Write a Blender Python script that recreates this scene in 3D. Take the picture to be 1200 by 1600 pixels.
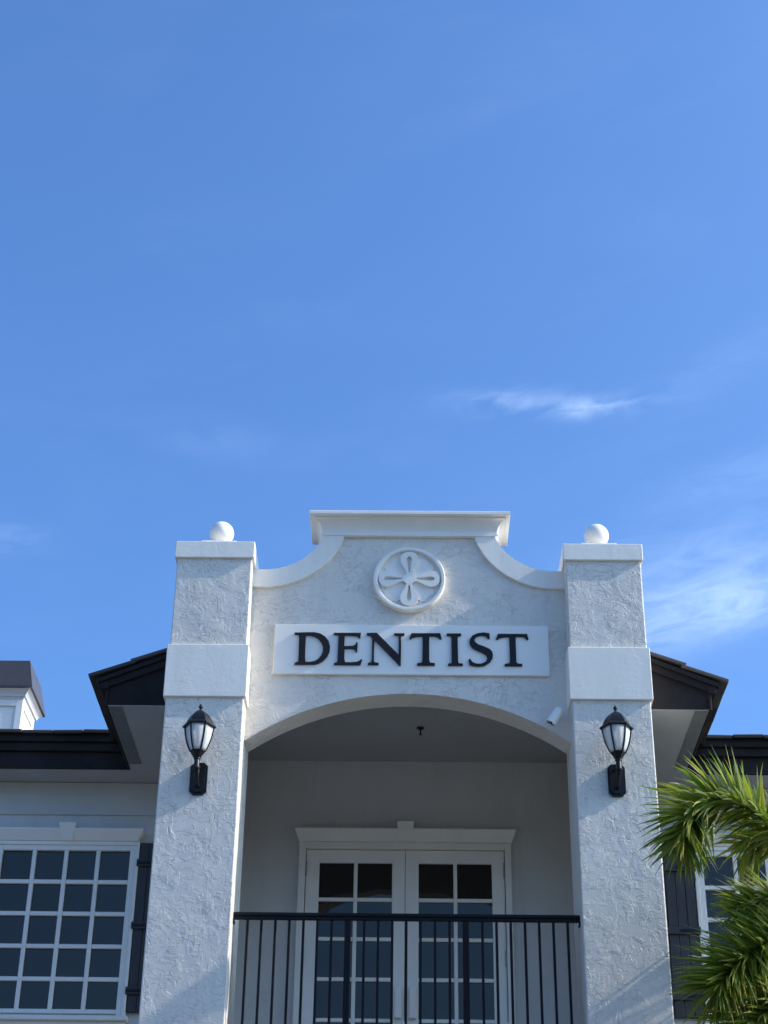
import bpy, bmesh, math, random
from mathutils import Vector, Matrix, noise as mnoise

for o in list(bpy.data.objects):
    bpy.data.objects.remove(o, do_unlink=True)
scene = bpy.context.scene
C = scene.collection
rad = math.radians
random.seed(7)

# ------------------------------------------------------------------ camera
cam_data = bpy.data.cameras.new('camera')
cam = bpy.data.objects.new('camera', cam_data)
C.objects.link(cam)
cam_data.sensor_fit = 'VERTICAL'
cam_data.sensor_height = 36.0
cam_data.sensor_width = 27.0
cam_data.lens = 60.10
cam_data.clip_start = 0.1
cam_data.clip_end = 3000.0
fw = Vector((-0.01348382, 0.86057808, 0.50914001))
rt = Vector((0.99988852, 0.00833837, 0.01238657))
up = Vector((-0.00641422, -0.50925026, 0.86059458))
cam.matrix_world = Matrix(((rt.x, up.x, -fw.x, -0.0166),
                           (rt.y, up.y, -fw.y, -13.7427),
                           (rt.z, up.z, -fw.z, 1.6),
                           (0, 0, 0, 1)))
scene.camera = cam

# ------------------------------------------------------------------ sky and sun
SUN_EL = rad(33.0)
SUN_AZ = rad(4.6)          # degrees in front of the facade plane, sun stands to the right
sun_dir = Vector((math.cos(SUN_EL) * math.cos(SUN_AZ), -math.cos(SUN_EL) * math.sin(SUN_AZ), math.sin(SUN_EL)))

world = bpy.data.worlds.new('World')
scene.world = world
world.use_nodes = True
wn = world.node_tree.nodes
wl = world.node_tree.links
wn.clear()
w_out = wn.new('ShaderNodeOutputWorld')
w_bg = wn.new('ShaderNodeBackground')
sky = wn.new('ShaderNodeTexSky')
sky.sky_type = 'NISHITA'
sky.sun_disc = False
sky.sun_elevation = SUN_EL
sky.sun_rotation = rad(94.6)
sky.altitude = 0.0
sky.air_density = 1.0
sky.dust_density = 3.0
sky.ozone_density = 6.0
w_bg.inputs['Strength'].default_value = 0.13
wl.new(w_bg.outputs[0], w_out.inputs[0])

# thin cirrus: stretched noise over the whole dome, thicker in a few streaks
def wmath(op, a, b=None, c=None):
    n = wn.new('ShaderNodeMath'); n.operation = op
    for i, v in enumerate((a, b, c)):
        if v is None: continue
        if isinstance(v, (int, float)): n.inputs[i].default_value = v
        else: wl.new(v, n.inputs[i])
    return n.outputs[0]
w_tc = wn.new('ShaderNodeTexCoord')
w_sep = wn.new('ShaderNodeSeparateXYZ')
wl.new(w_tc.outputs['Generated'], w_sep.inputs[0])
az = wmath('ARCTAN2', w_sep.outputs[0], w_sep.outputs[1])
el = wmath('ARCSINE', w_sep.outputs[2])
def wnoise(sx, sy, detail, dist, off=0.0):
    cb = wn.new('ShaderNodeCombineXYZ')
    wl.new(wmath('MULTIPLY_ADD', az, sx, off), cb.inputs[0])
    wl.new(wmath('MULTIPLY_ADD', el, sy, wmath('MULTIPLY', az, -sy * 0.12)), cb.inputs[1])
    n = wn.new('ShaderNodeTexNoise')
    n.inputs['Scale'].default_value = 1.0
    n.inputs['Detail'].default_value = detail
    n.inputs['Roughness'].default_value = 0.6
    n.inputs['Distortion'].default_value = dist
    wl.new(cb.outputs[0], n.inputs['Vector'])
    return n.outputs[0]
def wramp(v, a, b):
    n = wn.new('ShaderNodeMapRange'); n.interpolation_type = 'SMOOTHSTEP'
    n.inputs[1].default_value = a; n.inputs[2].default_value = b
    wl.new(v, n.inputs[0]); return n.outputs[0]
streak = wnoise(22, 75, 6, 0.6)
broad = wnoise(5, 14, 4, 0.4, 3.3)
haze_c = wmath('MULTIPLY', wramp(broad, 0.42, 0.75), wmath('MULTIPLY_ADD', streak, 0.015, 0.0))
def wisp(a0, e0, sa, se, slope, amt, curve=0.0, soft=False):
    da = wmath('SUBTRACT', az, a0)
    de = wmath('SUBTRACT', wmath('SUBTRACT', wmath('SUBTRACT', el, e0), wmath('MULTIPLY', da, slope)),
               wmath('MULTIPLY', wmath('MULTIPLY', da, da), curve))
    q = wmath('ADD', wmath('POWER', wmath('ABSOLUTE', wmath('DIVIDE', da, sa)), 2.0),
              wmath('POWER', wmath('ABSOLUTE', wmath('DIVIDE', de, se)), 2.0))
    g = wmath('EXPONENT', wmath('MULTIPLY', q, -1.0))
    return wmath('MULTIPLY', wmath('MULTIPLY', g, wramp(streak, 0.05, 0.85) if soft else wramp(streak, 0.30, 0.72)), amt)
clouds = wmath('ADD', haze_c, wisp(0.130, 0.592, 0.036, 0.0060, 0.0, 0.18, 2.0))
clouds = wmath('ADD', clouds, wisp(0.070, 0.598, 0.040, 0.007, -0.02, 0.10))
clouds = wmath('ADD', clouds, wisp(0.215, 0.606, 0.050, 0.014, 0.35, 0.03, soft=True))
clouds = wmath('ADD', clouds, wisp(0.205, 0.470, 0.085, 0.014, 0.15, 0.20, soft=True))
clouds = wmath('ADD', clouds, wisp(0.190, 0.486, 0.090, 0.030, 0.20, 0.14, soft=True))
clouds = wmath('ADD', clouds, wisp(-0.132, 0.571, 0.045, 0.012, -0.05, 0.03, soft=True))
clouds = wmath('ADD', clouds, wisp(0.045, 0.760, 0.060, 0.010, 0.25, 0.012, soft=True))
clouds = wmath('ADD', clouds, wisp(-0.270, 0.503, 0.030, 0.010, 0.0, 0.05))
clouds = wmath('ADD', clouds, wisp(0.230, 0.546, 0.060, 0.012, 0.15, 0.05, soft=True))
w_mix = wn.new('ShaderNodeMix'); w_mix.data_type = 'RGBA'
wl.new(wmath('MINIMUM', clouds, 0.9), w_mix.inputs[0])
w_tint = wn.new('ShaderNodeMix'); w_tint.data_type = 'RGBA'; w_tint.blend_type = 'MULTIPLY'; w_tint.inputs[0].default_value = 1.0
wl.new(sky.outputs[0], w_tint.inputs[6]); w_tint.inputs[7].default_value = (0.60, 0.825, 1.03, 1)
wl.new(w_tint.outputs[2], w_mix.inputs[6])
w_mix.inputs[7].default_value = (6.2, 7.4, 8.8, 1)
wl.new(w_mix.outputs[2], w_bg.inputs[0])

sun_data = bpy.data.lights.new('sun', 'SUN')
sun_data.energy = 2.3
sun_data.angle = rad(0.53)
sun_data.color = (1.0, 0.95, 0.87)
sun_ob = bpy.data.objects.new('sun', sun_data)
C.objects.link(sun_ob)
sun_ob.rotation_euler = (-sun_dir).to_track_quat('-Z', 'Y').to_euler()

scene.render.engine = 'CYCLES'
scene.view_settings.view_transform = 'Standard'
scene.view_settings.look = 'None'
scene.view_settings.gamma = 1.0
scene.view_settings.exposure = 1.13
scene.view_settings.use_curve_mapping = False

# ------------------------------------------------------------------ materials
class NT:
    def __init__(self, name):
        self.m = bpy.data.materials.new(name); self.m.use_nodes = True
        self.t = self.m.node_tree; self.n = self.t.nodes; self.l = self.t.links
        self.b = self.n['Principled BSDF']; self.o = self.n['Material Output']
        tc = self.n.new('ShaderNodeTexCoord'); self.co = tc.outputs['Object']
    def math(self, op, a, b=None, c=None):
        n = self.n.new('ShaderNodeMath'); n.operation = op
        for i, v in enumerate((a, b, c)):
            if v is None: continue
            if isinstance(v, (int, float)): n.inputs[i].default_value = v
            else: self.l.new(v, n.inputs[i])
        return n.outputs[0]
    def mapping(self, scale=(1, 1, 1), rot=(0, 0, 0), loc=(0, 0, 0)):
        n = self.n.new('ShaderNodeMapping')
        n.inputs['Scale'].default_value = scale; n.inputs['Rotation'].default_value = rot; n.inputs['Location'].default_value = loc
        self.l.new(self.co, n.inputs[0]); return n.outputs[0]
    def noise(self, scale, detail=3, rough=0.5, dist=0.0, vec=None):
        n = self.n.new('ShaderNodeTexNoise')
        n.inputs['Scale'].default_value = scale; n.inputs['Detail'].default_value = detail
        n.inputs['Roughness'].default_value = rough; n.inputs['Distortion'].default_value = dist
        self.l.new(vec if vec is not None else self.co, n.inputs['Vector']); return n.outputs[0]
    def ramp(self, v, a, b, lo=0.0, hi=1.0):
        n = self.n.new('ShaderNodeMapRange'); n.interpolation_type = 'SMOOTHSTEP'
        n.inputs[1].default_value = a; n.inputs[2].default_value = b; n.inputs[3].default_value = lo; n.inputs[4].default_value = hi
        self.l.new(v, n.inputs[0]); return n.outputs[0]
    def mixc(self, f, a, b):
        n = self.n.new('ShaderNodeMix'); n.data_type = 'RGBA'
        self.l.new(f, n.inputs[0])
        for i, v in ((6, a), (7, b)):
            if isinstance(v, tuple): n.inputs[i].default_value = (*v, 1)
            else: self.l.new(v, n.inputs[i])
        return n.outputs[2]
    def bump(self, h, dist, strength=1.0, prev=None):
        n = self.n.new('ShaderNodeBump'); n.inputs['Distance'].default_value = dist; n.inputs['Strength'].default_value = strength
        self.l.new(h, n.inputs['Height'])
        if prev is not None: self.l.new(prev, n.inputs['Normal'])
        return n.outputs[0]
    def col(self, c):
        if isinstance(c, tuple): self.b.inputs['Base Color'].default_value = (*c, 1)
        else: self.l.new(c, self.b.inputs['Base Color'])
    def rough(self, r):
        if isinstance(r, (int, float)): self.b.inputs['Roughness'].default_value = r
        else: self.l.new(r, self.b.inputs['Roughness'])
    def nrm(self, x): self.l.new(x, self.b.inputs['Normal'])

def painted(name, c, rough=0.5, var=0.06, bumpd=0.0006, scale=30.0, spec=0.5):
    k = NT(name)
    d = tuple(x * (1 - var * 2) for x in c)
    k.col(k.mixc(k.ramp(k.noise(2.3, 5, 0.65), 0.35, 0.7), c, d))
    k.rough(k.ramp(k.noise(9, 3), 0.3, 0.7, rough - 0.06, rough + 0.08))
    k.nrm(k.bump(k.noise(scale, 4, 0.6), bumpd))
    k.b.inputs['Specular IOR Level'].default_value = spec
    return k.m

def stucco(name, c, amount=1.0, seed=0.0):
    k = NT(name)
    v0 = k.mapping((1, 1, 1), (0, 0, 0), (seed, seed * 0.7, seed * 1.3))
    vA = k.mapping((1.0, 1.0, 0.55), (0, rad(18), 0), (seed, 0, 3.1))
    vB = k.mapping((0.6, 1.0, 1.15), (0, rad(-32), 0), (1.7, seed, 0))
    # troweled flats with broken edges
    a = k.noise(8.5, 4, 0.54, 0.9, vA)
    b = k.noise(14.0, 4, 0.54, 1.0, vB)
    fa = k.ramp(a, 0.492, 0.512)
    fb = k.ramp(b, 0.525, 0.545)
    ridge = k.ramp(k.math('ABSOLUTE', k.math('SUBTRACT', k.noise(6.0, 4, 0.55, 1.8, vB), 0.5)), 0.0, 0.010, 1.0, 0.0)
    cover = k.ramp(k.noise(2.6, 4, 0.6, 0.3, v0), 0.34, 0.62)
    h = k.math('ADD', k.math('MULTIPLY', fa, 0.5), k.math('MULTIPLY', fb, 0.5))
    h = k.math('MULTIPLY_ADD', ridge, 0.20, h)
    h = k.math('MULTIPLY', h, k.math('MULTIPLY_ADD', cover, 0.75, 0.25))
    n1 = k.bump(h, 0.0082 * amount)
    n2 = k.bump(k.noise(3.5, 3, 0.5, 0, v0), 0.006 * amount, 1.0, n1)
    n3 = k.bump(k.noise(120, 3, 0.6, 0, v0), 0.0004, 1.0, n2)
    k.nrm(n3)
    d = tuple(x * 0.92 for x in c)
    dirt = k.ramp(k.noise(1.2, 6, 0.7, 0.4, k.mapping((3.2, 3.2, 0.4))), 0.40, 0.75)
    k.col(k.mixc(dirt, c, d))
    k.rough(0.62)
    return k.m

M = {}
M['stucco'] = stucco('stucco_paint', (0.80, 0.73, 0.63))
M['stucco_wall'] = stucco('stucco_paint_fine', (0.68, 0.65, 0.60), 0.35, 5.0)
M['trim'] = stucco('smooth_trim_paint', (0.95, 0.875, 0.76), 0.10, 9.0)
M['white'] = painted('white_paint', (0.94, 0.88, 0.78), 0.42, 0.03)
M['board'] = painted('sign_board_paint', (0.95, 0.885, 0.78), 0.40, 0.02, 0.0012, 3.0)
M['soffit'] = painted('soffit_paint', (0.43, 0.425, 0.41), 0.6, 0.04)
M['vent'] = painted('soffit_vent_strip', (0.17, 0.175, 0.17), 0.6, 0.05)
M['fascia'] = painted('dark_brown_fascia_paint', (0.027, 0.020, 0.018), 0.62, 0.2, 0.001, 18, 0.2)
M['bronze'] = painted('dark_bronze_metal', (0.008, 0.007, 0.008), 0.5, 0.1, 0.0006, 30.0, 0.2)
M['letter'] = painted('dark_letter_paint', (0.018, 0.014, 0.015), 0.5, 0.08, 0.0006, 30.0, 0.25)
M['black'] = painted('black_cast_metal', (0.007, 0.007, 0.008), 0.42, 0.1, 0.0008, 60, 0.35)
M['cap_metal'] = painted('cupola_roof_metal', (0.075, 0.065, 0.068), 0.42, 0.06)
M['cream'] = painted('cupola_crown_paint', (0.72, 0.70, 0.66), 0.5, 0.03)
M['lens'] = painted('dark_lens', (0.005, 0.005, 0.006), 0.12, 0.0)
M['frieze'] = painted('taupe_frieze_paint', (0.62, 0.59, 0.53), 0.5, 0.04)
M['steel'] = painted('hinge_metal', (0.30, 0.30, 0.31), 0.4, 0.05)

M['floor_tile'] = painted('balcony_floor_tile', (0.11, 0.10, 0.09), 0.6, 0.1)

def shutter_mat():
    k = NT('shutter_wood_paint')
    g = k.noise(6, 6, 0.6, 0.2, k.mapping((14, 14, 0.7)))
    k.col(k.mixc(k.ramp(g, 0.3, 0.7), (0.055, 0.045, 0.044), (0.034, 0.028, 0.028)))
    k.rough(0.5); k.nrm(k.bump(g, 0.0015)); return k.m
M['shutter'] = shutter_mat()

def tile_mat():
    k = NT('flat_roof_tile')
    info = k.n.new('ShaderNodeObjectInfo')
    k.col(k.mixc(info.outputs['Random'], (0.030, 0.026, 0.026), (0.13, 0.105, 0.095)))
    k.rough(0.7); k.nrm(k.bump(k.noise(25, 5, 0.65), 0.004)); return k.m
M['tile'] = tile_mat()

def glass_mat():
    k = NT('dark_window_glass')
    k.col((0.014, 0.014, 0.014)); k.rough(0.03)
    k.b.inputs['IOR'].default_value = 1.62
    k.b.inputs['Specular Tint'].default_value = (1.0, 0.89, 0.76, 1)
    k.nrm(k.bump(k.noise(1.3, 2), 0.010))
    return k.m
M['glass'] = glass_mat()

def frosted_mat():
    k = NT('frosted_lamp_glass')
    k.col((0.97, 0.96, 0.93)); k.rough(0.35)
    tr = k.n.new('ShaderNodeBsdfTranslucent'); tr.inputs[0].default_value = (0.98, 0.97, 0.95, 1)
    mx = k.n.new('ShaderNodeMixShader'); mx.inputs[0].default_value = 0.40
    k.l.new(k.b.outputs[0], mx.inputs[1]); k.l.new(tr.outputs[0], mx.inputs[2]); k.l.new(mx.outputs[0], k.o.inputs[0])
    return k.m
M['frosted'] = frosted_mat()

def leaf_mat():
    k = NT('palm_leaflet')
    at = k.n.new('ShaderNodeAttribute'); at.attribute_name = 'tint'
    sp = k.n.new('ShaderNodeSeparateColor'); k.l.new(at.outputs['Color'], sp.inputs[0])
    c1 = k.mixc(sp.outputs[0], (0.060, 0.120, 0.018), (0.430, 0.430, 0.070))
    c2 = k.mixc(sp.outputs[1], c1, (0.26, 0.20, 0.085))
    k.col(c2); k.rough(0.48)
    tr = k.n.new('ShaderNodeBsdfTranslucent')
    k.l.new(k.mixc(sp.outputs[0], (0.16, 0.30, 0.02), (0.50, 0.52, 0.05)), tr.inputs[0])
    mx = k.n.new('ShaderNodeMixShader'); mx.inputs[0].default_value = 0.44
    k.l.new(k.b.outputs[0], mx.inputs[1]); k.l.new(tr.outputs[0], mx.inputs[2]); k.l.new(mx.outputs[0], k.o.inputs[0])
    return k.m
M['leaf'] = leaf_mat()
M['rachis'] = painted('palm_stalk', (0.10, 0.13, 0.035), 0.5, 0.15)
M['crownshaft'] = painted('palm_crownshaft', (0.10, 0.15, 0.05), 0.45, 0.15)
def trunk_mat():
    k = NT('palm_trunk_bark')
    w = k.noise(1.0, 4, 0.6, 0.3, k.mapping((3, 3, 22)))
    k.col(k.mixc(k.ramp(w, 0.35, 0.65), (0.24, 0.22, 0.19), (0.13, 0.115, 0.10)))
    k.rough(0.85); k.nrm(k.bump(w, 0.01)); return k.m
M['trunk'] = trunk_mat()
def ground_mat():
    k = NT('worn_grey_paving')
    k.col(k.mixc(k.ramp(k.noise(0.35, 6, 0.65), 0.35, 0.7), (0.150, 0.149, 0.146), (0.115, 0.114, 0.112)))
    k.rough(0.85); k.nrm(k.bump(k.noise(40, 4, 0.6), 0.003)); return k.m
M['ground'] = ground_mat()
def lawn_mat():
    k = NT('mown_lawn')
    k.col(k.mixc(k.ramp(k.noise(0.8, 6, 0.7), 0.35, 0.7), (0.035, 0.055, 0.020), (0.050, 0.065, 0.025)))
    k.rough(0.9); k.nrm(k.bump(k.noise(60, 3, 0.7), 0.02)); return k.m
M['lawn'] = lawn_mat()

# ------------------------------------------------------------------ mesh helpers
def link(name, bm, mat, parent=None, smooth=None):
    me = bpy.data.meshes.new(name)
    bmesh.ops.recalc_face_normals(bm, faces=bm.faces)
    bm.to_mesh(me); bm.free()
    me.materials.append(mat)
    if smooth is not None:
        for p in me.polygons: p.use_smooth = True
        me.set_sharp_from_angle(angle=rad(smooth))
    ob = bpy.data.objects.new(name, me)
    C.objects.link(ob)
    if parent is not None: ob.parent = parent
    return ob

def empty(name, loc, label=None, cat=None, group=None):
    o = bpy.data.objects.new(name, None); C.objects.link(o)
    o.empty_display_size = 0.2
    o.location = loc
    if label: tag(o, label, cat, group)
    return o

def tag(o, label=None, cat=None, group=None, kind=None):
    if label: o['label'] = label
    if cat: o['category'] = cat
    if group: o['group'] = group
    if kind: o['kind'] = kind

def box_bm(x0, x1, y0, y1, z0, z1, bev=0.004, seg=1):
    bm = bmesh.new()
    vs = [bm.verts.new(p) for p in ((x0, y0, z0), (x1, y0, z0), (x1, y1, z0), (x0, y1, z0),
                                    (x0, y0, z1), (x1, y0, z1), (x1, y1, z1), (x0, y1, z1))]
    for f in ((0, 3, 2, 1), (4, 5, 6, 7), (0, 1, 5, 4), (1, 2, 6, 5), (2, 3, 7, 6), (3, 0, 4, 7)):
        bm.faces.new([vs[i] for i in f])
    if bev:
        bmesh.ops.bevel(bm, geom=bm.edges[:], offset=bev, segments=seg, profile=0.5, affect='EDGES')
    return bm

def box(name, x0, x1, y0, y1, z0, z1, mat, parent=None, bev=0.004, seg=1):
    return link(name, box_bm(x0, x1, y0, y1, z0, z1, bev, seg), mat, parent)

def prism_bm(outline, y0, y1, holes=()):
    """closed outline in (x, z), extruded from y0 (front) to y1 (back)"""
    bm = bmesh.new()
    loops = [outline] + list(holes)
    edges = []
    for lp in loops:
        vs = [bm.verts.new((x, y0, z)) for x, z in lp]
        edges += [bm.edges.new((vs[i], vs[(i + 1) % len(vs)])) for i in range(len(vs))]
    bmesh.ops.triangle_fill(bm, use_beauty=True, use_dissolve=False, edges=edges)
    ret = bmesh.ops.extrude_face_region(bm, geom=bm.faces[:])
    for v in [g for g in ret['geom'] if isinstance(g, bmesh.types.BMVert)]:
        v.co.y = y1
    return bm

def prism(name, outline, y0, y1, mat, parent=None, holes=(), smooth=35):
    return link(name, prism_bm(outline, y0, y1, holes), mat, parent, smooth)

def lathe_bm(profile, n, center=(0, 0, 0), a0=0.0, cap=True):
    bm = bmesh.new()
    rings = []
    for r, z in profile:
        rings.append([bm.verts.new((center[0] + r * math.cos(a0 + 2 * math.pi * i / n), center[1] + r * math.sin(a0 + 2 * math.pi * i / n), center[2] + z)) for i in range(n)])
    for a, b in zip(rings, rings[1:]):
        for i in range(n):
            bm.faces.new((a[i], a[(i + 1) % n], b[(i + 1) % n], b[i]))
    if cap:
        bm.faces.new(rings[0][::-1]); bm.faces.new(rings[-1])
    return bm

def tube_bm(pts, radii, n=10):
    bm = bmesh.new(); rings = []
    pts = [Vector(p) for p in pts]
    ref = Vector((1, 0, 0))
    for i, p in enumerate(pts):
        t = (pts[min(i + 1, len(pts) - 1)] - pts[max(i - 1, 0)]).normalized()
        u = ref - t * ref.dot(t)
        if u.length < 1e-3: u = Vector((0, 1, 0)) - t * t.y
        u.normalize(); w = t.cross(u); ref = u
        r = radii[i] if isinstance(radii, (list, tuple)) else radii
        rings.append([bm.verts.new(p + (u * math.cos(2 * math.pi * k / n) + w * math.sin(2 * math.pi * k / n)) * r) for k in range(n)])
    for a, b in zip(rings, rings[1:]):
        for k in range(n): bm.faces.new((a[k], a[(k + 1) % n], b[(k + 1) % n], b[k]))
    bm.faces.new(rings[0][::-1]); bm.faces.new(rings[-1])
    return bm

def arc(cx, cz, r, a0, a1, n):
    return [(cx + r * math.cos(a0 + (a1 - a0) * i / n), cz + r * math.sin(a0 + (a1 - a0) * i / n)) for i in range(n + 1)]

# ------------------------------------------------------------------ ground
bm = bmesh.new()
vs = [bm.verts.new(p) for p in ((-900, -900, 0), (900, -900, 0), (900, 900, 0), (-900, 900, 0))]
bm.faces.new(vs)
g = link('ground', bm, M['ground']); tag(g, kind='structure')
bm = bmesh.new()
vs = [bm.verts.new(p) for p in ((-60, -42, 0.004), (60, -42, 0.004), (60, -28, 0.004), (-60, -28, 0.004))]
bm.faces.new(vs)
g = link('lawn', bm, M['lawn']); tag(g, kind='structure')

# belt of trees across the street, behind the viewer: mirrored in the lowest panes
def tree_belt():
    r = random.Random(11); verts = []; faces = []
    x = -75.0
    while x < 75:
        w = r.uniform(3.5, 6.5); h = r.uniform(10.5, 15.5); y = -34 + r.uniform(-3, 3)
        for _ in range(int(260 * w / 5)):
            a = r.uniform(0, 2 * math.pi); b_ = math.acos(r.uniform(-0.6, 1)); q_ = r.uniform(0.75, 1.05)
            c = Vector((x + w * 0.75 * q_ * math.sin(b_) * math.cos(a), y + 2.5 * q_ * math.sin(b_) * math.sin(a), h * 0.55 + h * 0.45 * q_ * math.cos(b_)))
            if r.random() < 0.35: c.z = r.uniform(0.2, h * 0.6)
            u = Vector((r.uniform(-1, 1), r.uniform(-1, 1), r.uniform(-1, 1))).normalized(); v_ = u.orthogonal().normalized()
            sz = r.uniform(0.35, 0.8); k = len(verts)
            verts.extend([tuple(c - u * sz), tuple(c + v_ * sz * 0.7), tuple(c + u * sz), tuple(c - v_ * sz * 0.7)]); faces.append((k, k + 1, k + 2, k + 3))
        x += w
    me = bpy.data.meshes.new('tree_belt'); me.from_pydata(verts, [], faces); me.materials.append(M['belt'])
    o = bpy.data.objects.new('tree_belt', me); C.objects.link(o)
    tag(o, 'dark belt of trees across the street, mirrored in the lowest panes', 'trees', None, 'stuff')
M['belt'] = painted('tree_belt_foliage', (0.045, 0.065, 0.025), 0.6, 0.2)
tree_belt()

# ------------------------------------------------------------------ the building
B = empty('dentist_building', (0, 2.25, 0), 'pale grey stucco building with arched balcony porch, square pillars and dark roof', 'building')
BI = Vector((0, 2.25, 0))
def adopt(ob, parent):
    """parent while keeping the mesh in world coordinates"""
    ob.parent = parent
    off = Vector((0, 0, 0)); p = parent
    while p is not None:
        off += p.location; p = p.parent
    ob.location = ob.location - off
    return ob

WALL_Y = 2.25
def wall_with_holes(x0, x1, z0, z1, holes, yf, yb):
    xs = sorted({x0, x1, *[h[0] for h in holes], *[h[1] for h in holes]})
    zs = sorted({z0, z1, *[h[2] for h in holes], *[h[3] for h in holes]})
    inside = lambda x, z: any(h[0] < x < h[1] and h[2] < z < h[3] for h in holes)
    bm = bmesh.new(); cache = {}
    def v(x, y, z):
        k = (x, y, z)
        if k not in cache: cache[k] = bm.verts.new(k)
        return cache[k]
    for i in range(len(xs) - 1):
        for j in range(len(zs) - 1):
            a, b, c, d = xs[i], xs[i + 1], zs[j], zs[j + 1]
            if inside((a + b) / 2, (c + d) / 2): continue
            for y in (yf, yb):
                bm.faces.new((v(a, y, c), v(b, y, c), v(b, y, d), v(a, y, d)))
    for h in list(holes) + [(x0, x1, z0, z1)]:
        a, b, c, d = h[:4]
        for p, q in (((a, c), (b, c)), ((b, c), (b, d)), ((b, d), (a, d)), ((a, d), (a, c))):
            px = [p] + sorted([(x, z) for x in xs for z in zs if min(p[0], q[0]) <= x <= max(p[0], q[0]) and min(p[1], q[1]) <= z <= max(p[1], q[1]) and (x, z) not in (p, q)],
                              key=lambda t: abs(t[0] - p[0]) + abs(t[1] - p[1])) + [q]
            for s, t in zip(px, px[1:]):
                bm.faces.new((v(s[0], yf, s[1]), v(t[0], yf, t[1]), v(t[0], yb, t[1]), v(s[0], yb, s[1])))
    return bm
WIN = {'L': -3.304, 'R': 3.481}
GW, GZ0, GZ1 = 0.621, 5.664, 7.195     # half glass width, glass bottom, glass top
for x0, x1, z0, z1, hs in ((-9, -1.95, 0, 8.10, [(WIN['L'] - 0.68, WIN['L'] + 0.68, 5.60, 7.26)]), (1.95, 9, 0, 8.10, [(WIN['R'] - 0.68, WIN['R'] + 0.68, 5.60, 7.26)]), (-1.949, 1.949, 0, 4.549, [])):
    adopt(link('main_wall', wall_with_holes(x0, x1, z0, z1, hs, WALL_Y, WALL_Y + 0.2), M['stucco_wall']), B)
DY = 3.05
adopt(link('porch_back_wall', wall_with_holes(-2.15, 2.15, 4.6, 8.49, [(-1.045, 1.025, 4.87, 7.545)], DY, DY + 0.2), M['stucco_wall']), B)
for s in (-1, 1):
    xa, xb = sorted((s * 1.95, s * 2.15))
    adopt(box('porch_return_wall', xa, xb, WALL_Y + 0.201, DY - 0.001, 4.6, 8.45, M['stucco_wall'], bev=0), B)
for s, nm in ((-9, 0), (9, 0)):
    adopt(box('side_wall', min(s, s - math.copysign(0.2, s)), max(s, s - math.copysign(0.2, s)), WALL_Y + 0.205, 12, 0, 7.95, M['stucco_wall'], bev=0), B)
adopt(box('back_wall', -9, 9, 12.0, 12.2, 0, 7.95, M['stucco_wall'], bev=0), B)
for x0, x1 in ((-9.0, -2.0), (2.0, 9.0)):
    adopt(box('frieze_board', x0, x1, WALL_Y - 0.022, WALL_Y - 0.002, 7.566, 7.900, M['frieze'], bev=0.003), B)

# pillars
for s in (-1, 1):
    xa, xb = sorted((s * 1.44, s * 2.128))
    p = adopt(box('pillar', xa, xb, 0.0, 0.69, 0, 9.235, M['stucco'], bev=0.010, seg=2), B)
    e = 0.021
    def sub(o): return adopt(o, p)
    sub(box('pillar_band', xa - e, xb + e, -e - 0.004, 0.69 + e, 7.827, 8.334, M['trim'], bev=0.006, seg=2))
    sub(box('pillar_cap', xa - e, xb + e, -e - 0.005, 0.69 + e, 9.221, 9.391, M['trim'], bev=0.006, seg=2))
    cx = s * 1.778
    sub(box('finial_base', cx - 0.165, cx + 0.165, 0.17, 0.50, 9.389, 9.512, M['white'], bev=0.006))
    sub(link('ball_finial', lathe_bm([(0.07, 9.505), (0.062, 9.53), (0.060, 9.565)] + [(0.118 * math.sin(a), 9.676 - 0.118 * math.cos(a)) for a in [rad(30 + 150 * i / 18) for i in range(18)]] + [(0.004, 9.794)], 40, (cx, 0.335, 0)), M['white'], None, 50))

# arched parapet wall between the pillars
AR = (1.43 ** 2 + 0.457 ** 2) / (2 * 0.457); AC = 7.977 - AR
half = math.asin(1.43 / AR)
arch = [(AR * math.sin(-half + 2 * half * i / 40) + 0.005, AC + AR * math.cos(-half + 2 * half * i / 40)) for i in range(41)]
CX, CZ, RI, RO = 1.34, 9.795, 0.76, 0.58
def cop(side, r, ztop, n=24):
    """arc from the pillar side up to ztop; side -1 left"""
    a_end = math.asin((CZ - ztop) / r)
    pts = [(1.45, CZ - r)] + [(CX - r * math.sin(t), CZ - r * math.cos(t)) for t in [(math.pi / 2 - a_end) * i / n for i in range(n + 1)]]
    return [(side * x + 0.006, z) for x, z in pts]
rm = 0.66
outline = [(-1.46, 7.50)] + [(-1.46, 9.05)]
outline = [(-1.46, 7.505)] + [(-1.46, CZ - rm)] + cop(-1, rm, 9.60) + cop(1, rm, 9.60)[::-1] + [(1.47, CZ - rm), (1.47, 7.505)] + arch[::-1]
seen = []; 
for q in outline:
    if not seen or (abs(q[0] - seen[-1][0]) + abs(q[1] - seen[-1][1])) > 1e-4: seen.append(q)
W = adopt(prism('arch_wall', seen, 0.22, 0.50, M['stucco'], None, (), 30), B)
for s in (-1, 1):
    o = cop(s, RO, 9.600); i = cop(s, RI, 9.600)
    adopt(prism('curved_coping', o + i[::-1], 0.188, 0.53, M['trim'], None, (), 40), W)

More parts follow.
